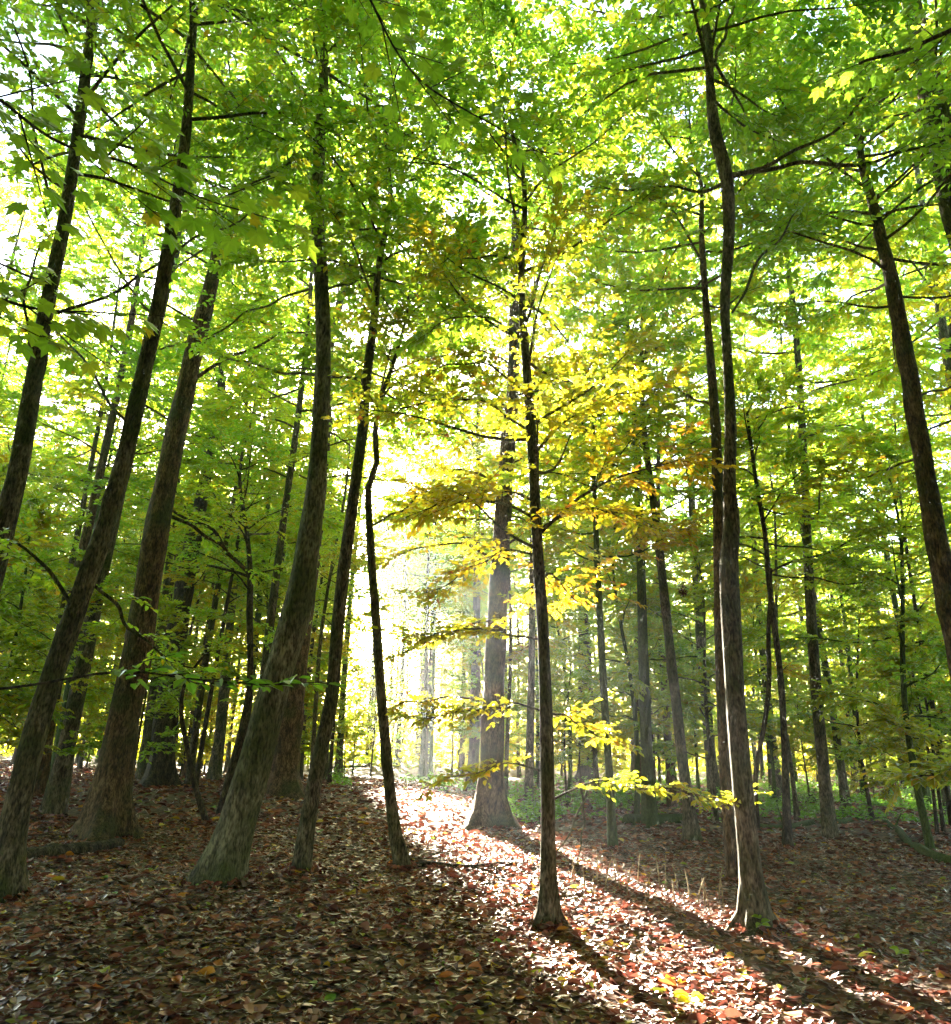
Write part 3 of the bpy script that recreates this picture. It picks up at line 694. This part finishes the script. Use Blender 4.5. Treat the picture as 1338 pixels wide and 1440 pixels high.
# trunks that can be read one by one in the photograph: foot px, py, prototype, scale
for (px, py, k, sc) in ((20, 1075, 0, .8), (112, 1082, 1, .85), (60, 1085, 3, .8), (180, 1085, 3, .8), (1155, 1092, 0, .85), (1242, 1090, 2, .8), (1205, 1088, 4, .8),
                        (1187, 1085, 1, .7), (1290, 1095, 3, .9), (890, 1090, 2, .7), (790, 1085, 1, .7), (730, 1085, 0, .8), (600, 1068, 0, .75), (636, 1066, 1, .7)):
    p = ground_hit(px, py); p = p * 1.0
    if p[1] > 45: p[:2] *= 45 / p[1]
    spots.append((p[0], p[1])); BG.append((p[0], p[1], k, sc, 0))
for (px, Y_, k, sc) in ((275, 23, 1, 1.15), (345, 27, 4, 1.15), (215, 31, 0, 1.1), (60, 21, 1, 1.1), (1180, 22, 1, 1.1), (1290, 25, 4, 1.1), (600, 52, 2, 1.25), (560, 57, 2, 1.3), (650, 47, 0, 1.3), (700, 55, 2, 1.25), (520, 60, 2, 1.3)):
    q = at(px, 1040, Y_); spots.append((q[0], q[1])); BG.append((q[0], q[1], k, sc, 0))
for i in range(6000):
    if len(spots) > 143: break
    y = g.uniform(18, 62) ; x = g.uniform(-1, 1) * (y * .68 + 2.5)
    k = int(g.integers(0, len(PT)))
    if not ok_spot(x, y, 2.6 + y * .012): continue
    if not clear_of_gap(x, y, .35, .1, 12): continue
    spots.append((x, y)); BG.append((x, y, k, g.uniform(.8, 1.15), 0))
for i in range(4000):
    if len(spots) > 161: break
    y = g.uniform(14.5, 25); x = g.uniform(-1, 1) * (y * .62 + 2)
    px = project(np.array([x, y, float(gz(x, y))]))[0]
    if min(abs(px - project(h["root"])[0]) for h in HERO.values()) < 34: continue
    if not ok_spot(x, y, 3.0) or not clear_of_gap(x, y, .6, .1, 10): continue
    spots.append((x, y)); BG.append((x, y, (0, 1, 2, 4)[int(g.integers(0, 4))], g.uniform(.95, 1.2), 0))
for i in range(3000):
    if len(spots) > 179: break
    d_, u_ = g.uniform(20, 58), g.uniform(-19, -2); x, y = SP * u_ + SH * d_
    if not ok_spot(x, y, 2.2) or abs(x) > y * .68 + 2.5: continue
    spots.append((x, y)); BG.append((x, y, int(g.integers(0, len(PT))), g.uniform(.8, 1.1), 0))
SB = []
for i in range(4000):
    if len(SB) > 70: break
    y = g.uniform(12.5, 46); x = g.uniform(-1, 1) * (y * .66 + 1)
    if not ok_spot(x, y, 1.5): continue
    if not clear_of_gap(x, y, .8, .1, 5): continue
    spots.append((x, y)); SB.append((x, y, int(g.integers(0, len(PS))), g.uniform(.75, 1.2), 1))

hk = sorted(HERO.values(), key=lambda h: project(h["root"])[0])
hx = [project(h["root"])[0] for h in hk]
ORD = ["leftmost", "second from left", "third from left", "fourth from left", "fifth from left", "sixth from left", "seventh from left", "eighth from left", "ninth from left", "tenth from left",
       "eleventh from left", "twelfth from left", "thirteenth from left", "fourteenth from left", "fifteenth from left", "sixteenth from left", "seventeenth from left", "eighteenth from left", "nineteenth from left", "twentieth from left"]
def place_all(items, protos, name, what, cat, group):
    rows = {}
    for it in items:
        px = project(np.array([it[0], it[1], float(gz(it[0], it[1]))]))[0]
        rows.setdefault(int(np.searchsorted(hx, px)), []).append((px, it))
    for i, lst in sorted(rows.items()):
        lst.sort(key=lambda q: q[0])
        if i == 0: where = "left of the %s" % hk[0]["short"]
        elif i == len(hk): where = "right of the %s" % hk[-1]["short"]
        else: where = "between %s and %s" % (hk[i - 1]["short"], hk[i]["short"])
        for j, (px, (x, y, k, sc, _)) in enumerate(lst):
            e = place_copy(name, protos[k], x, y, g.uniform(0, 6.28), sc, (g.normal(0, .015), g.normal(0, .015)))
            o = "" if len(lst) == 1 else ", " + (ORD[j] if j < len(ORD) else "number %d from left" % (j + 1))
            tag(e, "%s %s%s" % (what, where, o), cat, group)
place_all(BG, PT, "forest_tree", "background tree", "tree", "trees of the wood behind")
for (px, py, k, sc, lab) in ((1318, 1175, 2, 1.0, "low yellow-green bush in front of the plants at the right edge"), (1250, 1128, 0, .55, "small green bush left of the yellow-green bush near the right edge")):
    p = ground_hit(px, py); tag(place_copy("bush", PS[k], p[0], p[1], 1.0 + px, sc, (0, 0)), lab, "bush")
place_all(SB, PS, "understory_sapling", "leafy sapling", "sapling", "saplings under the trees")

# ------------------------------------------------------------------ far wood and the wood around the camera
def clump_wood(name, n, sampler, leaf, seed, trunks, tint=.42):
    g = np.random.default_rng(seed); mb = MB()
    P = sampler(g, n); P = P[~in_gap(P, g, .3)]; n = len(P)
    D = g.normal(0, 1, (n, 3)) * [1, 1, .35]; N = g.normal(0, .45, (n, 3)) + [0, 0, 1]
    L = leaf * g.uniform(.6, 1.3, n); V, Q = leaf_geo(P, D, N, L, L * .62)
    f = np.sin(P[:, 0] * .31 + 1) * np.sin(P[:, 1] * .27) * .1 + np.sin(P[:, 0] * .11 + P[:, 2] * .3) * .05
    mb.add(V, Q, 1, np.repeat(np.clip(tint + f + g.normal(0, .08, n), 0, 1), 2))
    for (x, y, h, r) in trunks:
        P = np.array([[x, y, -.3], [x + .2, y, h * .4], [x - .1, y + .1, h]])
        V, Q = tube(P, [r * 1.2, r, .03], 6); mb.add(V, Q, 0)
    return tag(link(name, mb.mesh(name, [BARK_BROWN, LEAF], (0,))), "dense yellow-green wood closing off the scene, leaves added to shade the floor", None, None, "stuff")
def far_sampler(g, n):
    c = g.integers(0, 230, n); gc = np.random.default_rng(5)
    cx = gc.uniform(-1, 1, 230); cyy = gc.uniform(62, 102, 230); ch = gc.uniform(16, 30, 230); cr = gc.uniform(2.4, 4.6, 230)
    cx = cx * (cyy * .95)
    v = norm(g.normal(0, 1, (n, 3))) * (g.random(n) ** .5)[:, None]
    P = np.stack([cx[c] + v[:, 0] * cr[c], cyy[c] + v[:, 1] * cr[c], np.maximum(.2, ch[c] * .52 + v[:, 2] * ch[c] * .5)], 1)
    k = g.random(n) < .36; m = int(k.sum())
    y = g.uniform(48, 100, m); P[k] = np.stack([g.uniform(-.9, .9, m) * y, y, .2 + 5 * g.random(m) ** 1.6], 1)
    k = g.random(n) < .30; m = int(k.sum())          # leaf band added across the sun's path to shade the floor beside the lane
    u = np.where(g.random(m) < .58, g.uniform(-18, 1.6, m), g.uniform(4.45, 17, m)); d = g.uniform(62, 100, m)
    h = g.uniform(-7.8, .6, m) + np.abs(g.normal(0, 2.2, m)) * (g.random(m) < .5) + d * TAN_E
    P[k] = np.c_[SP[None] * u[:, None] + SH[None] * d[:, None], h]
    return P
gt = np.random.default_rng(6)
FT = []
for _ in range(170):
    y = gt.uniform(60, 98); x = gt.uniform(-1, 1) * y * .9
    u, v, d = sun_uv(np.array([x, y, 8.0]))
    if 0 < u < 4.4: continue
    FT.append((x, y, gt.uniform(12, 19), gt.uniform(.08, .22)))
clump_wood("distant_wood", 230000, far_sampler, .42, 8, FT, .54)
def side_sampler(g, n):
    a = g.uniform(R_(48), R_(312), n); r = g.uniform(7, 26, n)
    P = np.stack([np.sin(a) * r, np.cos(a) * r, 2 + g.random(n) ** .8 * 15], 1)
    k = g.random(n) < .35; m = int(k.sum())
    P[k] = np.stack([g.uniform(-13, 13, m), g.uniform(-9, 5.2, m), g.uniform(10.5, 17, m)], 1)  # leaf roof over the camera, added to keep zenith light off the ground
    return P
ST = []
for _ in range(40):
    a = gt.uniform(R_(50), R_(310)); r = gt.uniform(7, 26); ST.append((math.sin(a) * r, math.cos(a) * r, 16, .15))
clump_wood("unseen_shade_wood", 340000, side_sampler, .3, 9, ST, .34)  # out-of-view wood added beside and behind the camera to block sky light

# ------------------------------------------------------------------ leaf litter
def litter_material():
    m, n, out = mat("dry_leaf")
    a = n.nodes.new("ShaderNodeAttribute"); a.attribute_name = "tint"
    r = ramp(n, [(0, (.045, .016, .011)), (.25, (.12, .034, .024)), (.45, (.23, .066, .042)), (.62, (.36, .128, .08)), (.78, (.49, .235, .15)), (.88, (.50, .15, .03)), (.94, (.55, .36, .03)), (1, (.16, .30, .04))])
    n.links.new(a.outputs["Fac"], r.inputs[0])
    d = n.nodes.new("ShaderNodeBsdfDiffuse"); t = n.nodes.new("ShaderNodeBsdfTranslucent")
    gl = n.nodes.new("ShaderNodeBsdfGlossy"); gl.inputs["Roughness"].default_value = .42; gl.inputs["Color"].default_value = (1, .95, .9, 1)
    mx = n.nodes.new("ShaderNodeMixShader"); mx.inputs[0].default_value = .3; mg = n.nodes.new("ShaderNodeMixShader"); fresnel(n, mg, 1.27)
    n.links.new(r.outputs[0], d.inputs[0]); n.links.new(r.outputs[0], t.inputs[0])
    n.links.new(d.outputs[0], mx.inputs[1]); n.links.new(t.outputs[0], mx.inputs[2]); n.links.new(mx.outputs[0], mg.inputs[1]); n.links.new(gl.outputs[0], mg.inputs[2])
    n.links.new(mg.outputs[0], out.inputs[0])
    return m
LITTER = litter_material()
def litter():
    g = np.random.default_rng(21); mb = MB()
    def cols(n):
        t = g.beta(1.7, 2.3, n) * .77
        q = g.random(n); t = np.where(q < .07, g.uniform(.84, .91, n), t); t = np.where(q < .035, g.uniform(.92, .955, n), t); t = np.where(q < .013, g.uniform(.97, 1, n), t)
        return t
    n = 100000
    y = np.sqrt(g.random(n) * (15 ** 2 - 2.6 ** 2) + 2.6 ** 2); x = g.uniform(-1, 1, n) * (y * .80 + .8)
    keep = g.random(n) < np.clip(1.35 - y / 20, .4, 1); x, y = x[keep], y[keep]; n = len(x)
    z = gz(x, y) + g.uniform(.004, .035, n)
    L = g.uniform(.028, .095, n) * g.choice([1, 1, 1, 1, 1.25, 1.55], n)
    a = g.uniform(0, 6.28, n); D = np.stack([np.cos(a), np.sin(a), g.normal(0, .13, n)], 1)
    N = np.stack([g.normal(0, .2, n), g.normal(0, .2, n), np.ones(n)], 1)
    V, Q, f = litter_geo(np.stack([x, y, z], 1), D, N, L, L * g.uniform(.5, .78, n), g.normal(.2, .38, n), g.normal(.05, .11, n))
    mb.add(V, Q, 0, np.repeat(cols(n), f))
    for h in HERO.values():
        n = 130; a = g.uniform(0, 6.28, n); r = np.interp(h['root'][2] + .3, h['T'][:, 2], h['T'][:, 3]) * g.uniform(1.05, 2.1, n) + .02
        p = h['root'] + np.stack([np.cos(a) * r, np.sin(a) * r, np.zeros(n)], 1); p[:, 2] = gz(p[:, 0], p[:, 1]) + g.uniform(.01, .07, n)
        D = np.stack([-np.sin(a) + g.normal(0, .5, n), np.cos(a) + g.normal(0, .5, n), g.normal(0, .4, n)], 1); N = np.stack([np.cos(a) * .6, np.sin(a) * .6, np.ones(n)], 1) + g.normal(0, .3, (n, 3))
        L = g.uniform(.04, .1, n); V, Q, f = litter_geo(p, D, N, L, L * .62, g.normal(.3, .5, n), g.normal(.08, .15, n)); mb.add(V, Q, 0, np.repeat(cols(n), f))
    n = 34000
    y = np.sqrt(g.random(n) * (40 ** 2 - 13 ** 2) + 13 ** 2); x = g.uniform(-1, 1, n) * (y * .75 + 1)
    z = gz(x, y) + g.uniform(.01, .06, n); L = g.uniform(.10, .2, n)
    a = g.uniform(0, 6.28, n); D = np.stack([np.cos(a), np.sin(a), g.normal(0, .13, n)], 1)
    N = np.stack([g.normal(0, .2, n), g.normal(0, .2, n), np.ones(n)], 1)
    V, Q = leaf_geo(np.stack([x, y, z], 1), D, N, L, L * .65); mb.add(V, Q, 0, np.repeat(cols(n), 2))
    tag(link("leaf_litter", mb.mesh("leaf_litter", [LITTER])), "brown and orange fallen leaves covering the forest floor", None, None, "stuff")
litter()

def twig_litter():
    g = np.random.default_rng(23); n = 420
    y = np.sqrt(g.random(n) * (16 ** 2 - 4 ** 2) + 16); x = g.uniform(-1, 1, n) * (y * .75)
    a = g.uniform(0, 6.28, n); L = g.uniform(.1, .55, n)
    A = np.stack([x, y, gz(x, y) + g.uniform(.02, .05, n)], 1); Md = A + np.stack([np.cos(a) * L / 2, np.sin(a) * L / 2, g.uniform(-.01, .03, n)], 1)
    a2 = a + g.normal(0, .35, n); B = Md + np.stack([np.cos(a2) * L / 2, np.sin(a2) * L / 2, g.uniform(-.03, .02, n)], 1)
    r = g.uniform(.002, .006, n); mb = MB()
    V, Q = segs(A, Md, r, r * .85, 5); mb.add(V, Q); V, Q = segs(Md, B, r * .85, r * .4, 5); mb.add(V, Q)
    tag(link("twig_litter", mb.mesh("twig_litter", [TWIG], (0,))), "broken twigs strewn over the fallen leaves", None, None, "stuff")
twig_litter()

def undergrowth():
    g = np.random.default_rng(31); mb = MB()
    PX = []
    for (x0, x1, y0, y1, n) in ((700, 1340, 1088, 1160, 4600), (460, 690, 1072, 1118, 1300), (1000, 1400, 1085, 1140, 4000), (840, 1000, 1095, 1150, 1500)):
        px = g.uniform(x0, x1, n); py = g.uniform(y0, y1, n)
        for a, b in zip(px, py):
            d = ray(a, b); t = (0 - CAM_H) / d[2]; p = CAM + d * t
            if 12 < p[1] < 40: PX.append(p[:2])
    P = np.array(PX); P = np.c_[P, gz(P[:, 0], P[:, 1])]
    u, v, d = sun_uv(P); P = P[(u < 1.4) | (u > 3.8)]
    f = np.sin(P[:, 0] * 1.1 + 2 * np.sin(P[:, 1] * .5)) + np.sin(P[:, 0] * .43 + P[:, 1] * .8) + g.normal(0, .5, len(P)); P = P[f > .1]
    n = len(P); h = g.uniform(.06, .3, n) * g.choice([1, 1, 1, 1.6, 2.4], n)
    B = P + np.stack([g.normal(0, .08, n), g.normal(0, .08, n), h], 1)
    V, Q = segs(P, B, .004, .002); mb.add(V, Q, 0)
    k = 5
    LP = (P[:, None] + (B - P)[:, None] * g.uniform(.4, 1.05, (n, k))[..., None]).reshape(-1, 3)
    a = g.uniform(0, 6.28, n * k); D = np.stack([np.cos(a), np.sin(a), g.normal(.1, .3, n * k)], 1)
    N = np.stack([g.normal(0, .35, n * k), g.normal(0, .35, n * k), np.ones(n * k)], 1)
    L = g.uniform(.06, .15, n * k); V, Q = leaf_geo(LP, D, N, L, L * .6)
    mb.add(V, Q, 1, np.repeat(np.clip(g.normal(.08, .10, n * k), 0, 1), 2))
    tag(link("undergrowth", mb.mesh("undergrowth", [TWIG, LEAF], (0,))), "low green ground plants between the far trunks", None, None, "stuff")
undergrowth()

# ------------------------------------------------------------------ logs, fallen branches, stems, sprouts
def log(name, label, pts, r0, r1, bark, seed=1, lift=.6, cat="log", stubs=0, k=12, group=None):
    P = np.array([ground_hit(a, b) for a, b in pts]); T = resample(P, 26)
    t = np.linspace(0, 1, 26); r = r0 + (r1 - r0) * t
    g = np.random.default_rng(seed)
    T[:, 2] = gz(T[:, 0], T[:, 1]) + r * lift; T[:, :2] += g.normal(0, r0 * .12, (26, 2))
    o = T[0].copy(); T = T - o
    T = np.r_[T[:1], T, T[-1:]]; r = np.r_[.001, r, .001]
    mb = MB(); V, Q = tube(T, r, k, .03, seed=seed, knots=5); mb.add(V, Q)
    for i in range(stubs):
        j = int(g.integers(4, 22)); a = T[j]; d = norm(g.normal(0, 1, 3) + [0, 0, .8])
        B = a + d * g.uniform(.15, .5)
        V, Q = segs(a[None], B[None], r[j] * .4, r[j] * .15, 6); mb.add(V, Q)
    return tag(link(name, mb.mesh(name, [bark], (0,)), None, o), label, cat, group)
log("fallen_log", "dark rotting log lying at the flared roots on the left", [(25, 1212), (70, 1205), (120, 1200), (168, 1190)], .11, .085, BARK_DARK, 1, .35, stubs=2)
log("fallen_log", "mossy log slanting down the slope at the right edge", [(1245, 1158), (1275, 1185), (1305, 1205), (1360, 1222)], .06, .085, BARK_MOSS, 2, stubs=2)
log("fallen_log", "mossy log lying level behind the thin leaning tree", [(882, 1160), (920, 1160), (965, 1156)], .13, .11, BARK_MOSS, 3)
log("fallen_log", "long low mossy log lying right of the twin-stem thin tree", [(1060, 1165), (1130, 1162), (1180, 1158), (1235, 1152)], .07, .05, BARK_MOSS, 4, stubs=2)
log("fallen_log", "far grey log lying across the rise left of the glare", [(435, 1085), (480, 1080), (525, 1077)], .10, .08, BARK_BROWN, 5, stubs=3)
log("fallen_log", "far mossy log in the green plants behind the right-hand trunks", [(1085, 1130), (1150, 1128), (1230, 1120)], .12, .085, BARK_MOSS, 6, stubs=2)
log("fallen_branch", "crooked dark branch lying from the kinked tree's foot across the light", [(572, 1222), (610, 1218), (660, 1222), (700, 1217), (752, 1219)], .035, .018, BARK_DARK, 7, .8, "branch", 2, 8)
log("fallen_branch", "dark branch lying on the slope beside the reddish trunk", [(455, 1078), (470, 1095), (495, 1105)], .05, .03, BARK_DARK, 8, .8, "branch", 3, 8)
log("fallen_branch", "thin pale forked twig lying on the near leaves left of centre", [(490, 1305), (502, 1325), (515, 1338), (535, 1345)], .008, .005, STRAW, 9, 3.5, "branch", 3, 6)
log("fallen_branch", "short dark stick on the shaded leaves below the kinked tree", [(470, 1242), (500, 1240), (540, 1243)], .02, .014, BARK_DARK, 10, .9, "branch", 1, 6)

# dry upright stems along the far edge of the light
g = np.random.default_rng(41)
ST_N = 0
for i in range(26):
    px = 800 + i * 10.5 + g.uniform(-4, 4); py = 1236 + (px - 800) * .19 + g.uniform(-10, 14)
    if abs(px - 1048) < 30: continue
    p = ground_hit(px, py); h = g.uniform(.2, .42)
    n = 6; t = np.linspace(0, 1, n)
    T = np.stack([g.normal(0, .05) * t ** 2, g.normal(0, .05) * t ** 2, h * t - .02], 1)
    mb = MB(); V, Q = tube(T, .009 - .004 * t, 5); mb.add(V, Q)
    tag(link("dry_stem", mb.mesh("dry_stem", [STRAW], (0,)), None, p), "thin dry straw-coloured stem standing along the far edge of the sunlit leaves", "stem", "dry stems along the light")
for (px, py, h, lab) in ((808, 1375, .16, 0), (1000, 1385, .2, 0), (1092, 1405, .26, 0)): pass

def sprout(name, label, px, py, n, leaf, tint, h, seed, cat="seedling"):
    p = ground_hit(px, py); g = np.random.default_rng(seed)
    e = empty(name, p); tag(e, label, cat)
    mb = MB(); V, Q = tube([[0, 0, -.03], [.005, 0, h * .5], [0, .01, h]], [.004, .003, .002], 6); mb.add(V, Q); link("stem", mb.mesh("stem", [TWIG], (0,)), e)
    a = np.arange(n) * 2.4 + g.uniform(0, 6)
    P = np.stack([np.zeros(n), np.zeros(n), h * g.uniform(.6, 1, n)], 1); D = np.stack([np.cos(a), np.sin(a), g.uniform(-.1, .4, n)], 1)
    N = np.stack([g.normal(0, .3, n), -.5 + g.normal(0, .3, n), np.ones(n)], 1)
    mb = MB(); V, Q = leaf_geo(P, D, N, leaf * g.uniform(.7, 1.1, n), leaf * .6 * np.ones(n)); mb.add(V, Q, 0, tint); link("foliage", mb.mesh("foliage", [LEAF]), e)
sprout("seedling", "bright green seedling in the sun at the forked tree's foot", 1072, 1318, 5, .09, .35, .14, 1)
sprout("seedling", "yellow-green seedling in shade at the right edge of the floor", 1268, 1352, 5, .09, .4, .08, 2)
sprout("seedling", "yellow-leaved seedling on the near edge of the light patch", 972, 1428, 8, .12, .62, .10, 3)
sprout("seedling", "small green plant at the reddish trunk's foot", 445, 1118, 8, .16, .4, .2, 4)

# dark clumps hung up in the branches
def clump(px, py, Y, r, label, seed):
    p = at(px, py, Y); g = np.random.default_rng(seed); n = 90; mb = MB()
    P = norm(g.normal(0, 1, (n, 3))) * (r * g.random(n) ** .4)[:, None] * [1, .8, 1.2]
    V, Q, f = litter_geo(P, g.normal(0, 1, (n, 3)), g.normal(0, 1, (n, 3)), g.uniform(.35, .6, n) * r, g.uniform(.25, .4, n) * r, g.normal(.4, .5, n), g.normal(.1, .2, n))
    mb.add(V, Q, 0, np.repeat(g.uniform(0, .2, n), f)); tag(link("dead_leaf_clump", mb.mesh("dead_leaf_clump", [LITTER]), None, p), label, "leaf clump")
clump(960, 831, 12, .085, "small blackish ball of dead leaves caught beside the thin leaning tree", 1)
clump(664, 525, 7.6, .042, "little dark clump of dead leaves left of the golden tree's stem", 2)
clump(575, 192, 7, .07, "dark clump of dead leaves high in the canopy above the kinked tree", 3)

# ------------------------------------------------------------------ haze
def haze():
    m, n, out = mat("haze")
    v = n.nodes.new("ShaderNodeVolumePrincipled"); v.inputs["Color"].default_value = (.86, .94, 1, 1); v.inputs["Density"].default_value = .0006; v.inputs["Anisotropy"].default_value = .6
    n.links.new(v.outputs[0], out.inputs["Volume"])
    x0, x1, y0, y1, z0, z1 = -112, 112, -30, 112, -2.2, 30
    V = np.array([(x, y, z) for x in (x0, x1) for y in (y0, y1) for z in (z0, z1)], float)
    Q = np.array([[0, 1, 3, 2], [4, 6, 7, 5], [0, 4, 5, 1], [2, 3, 7, 6], [0, 2, 6, 4], [1, 5, 7, 3]])
    mb = MB(); mb.add(V, Q); tag(link("haze", mb.mesh("haze", [m])), "thin pale air between the trees", None, None, "stuff")
haze()
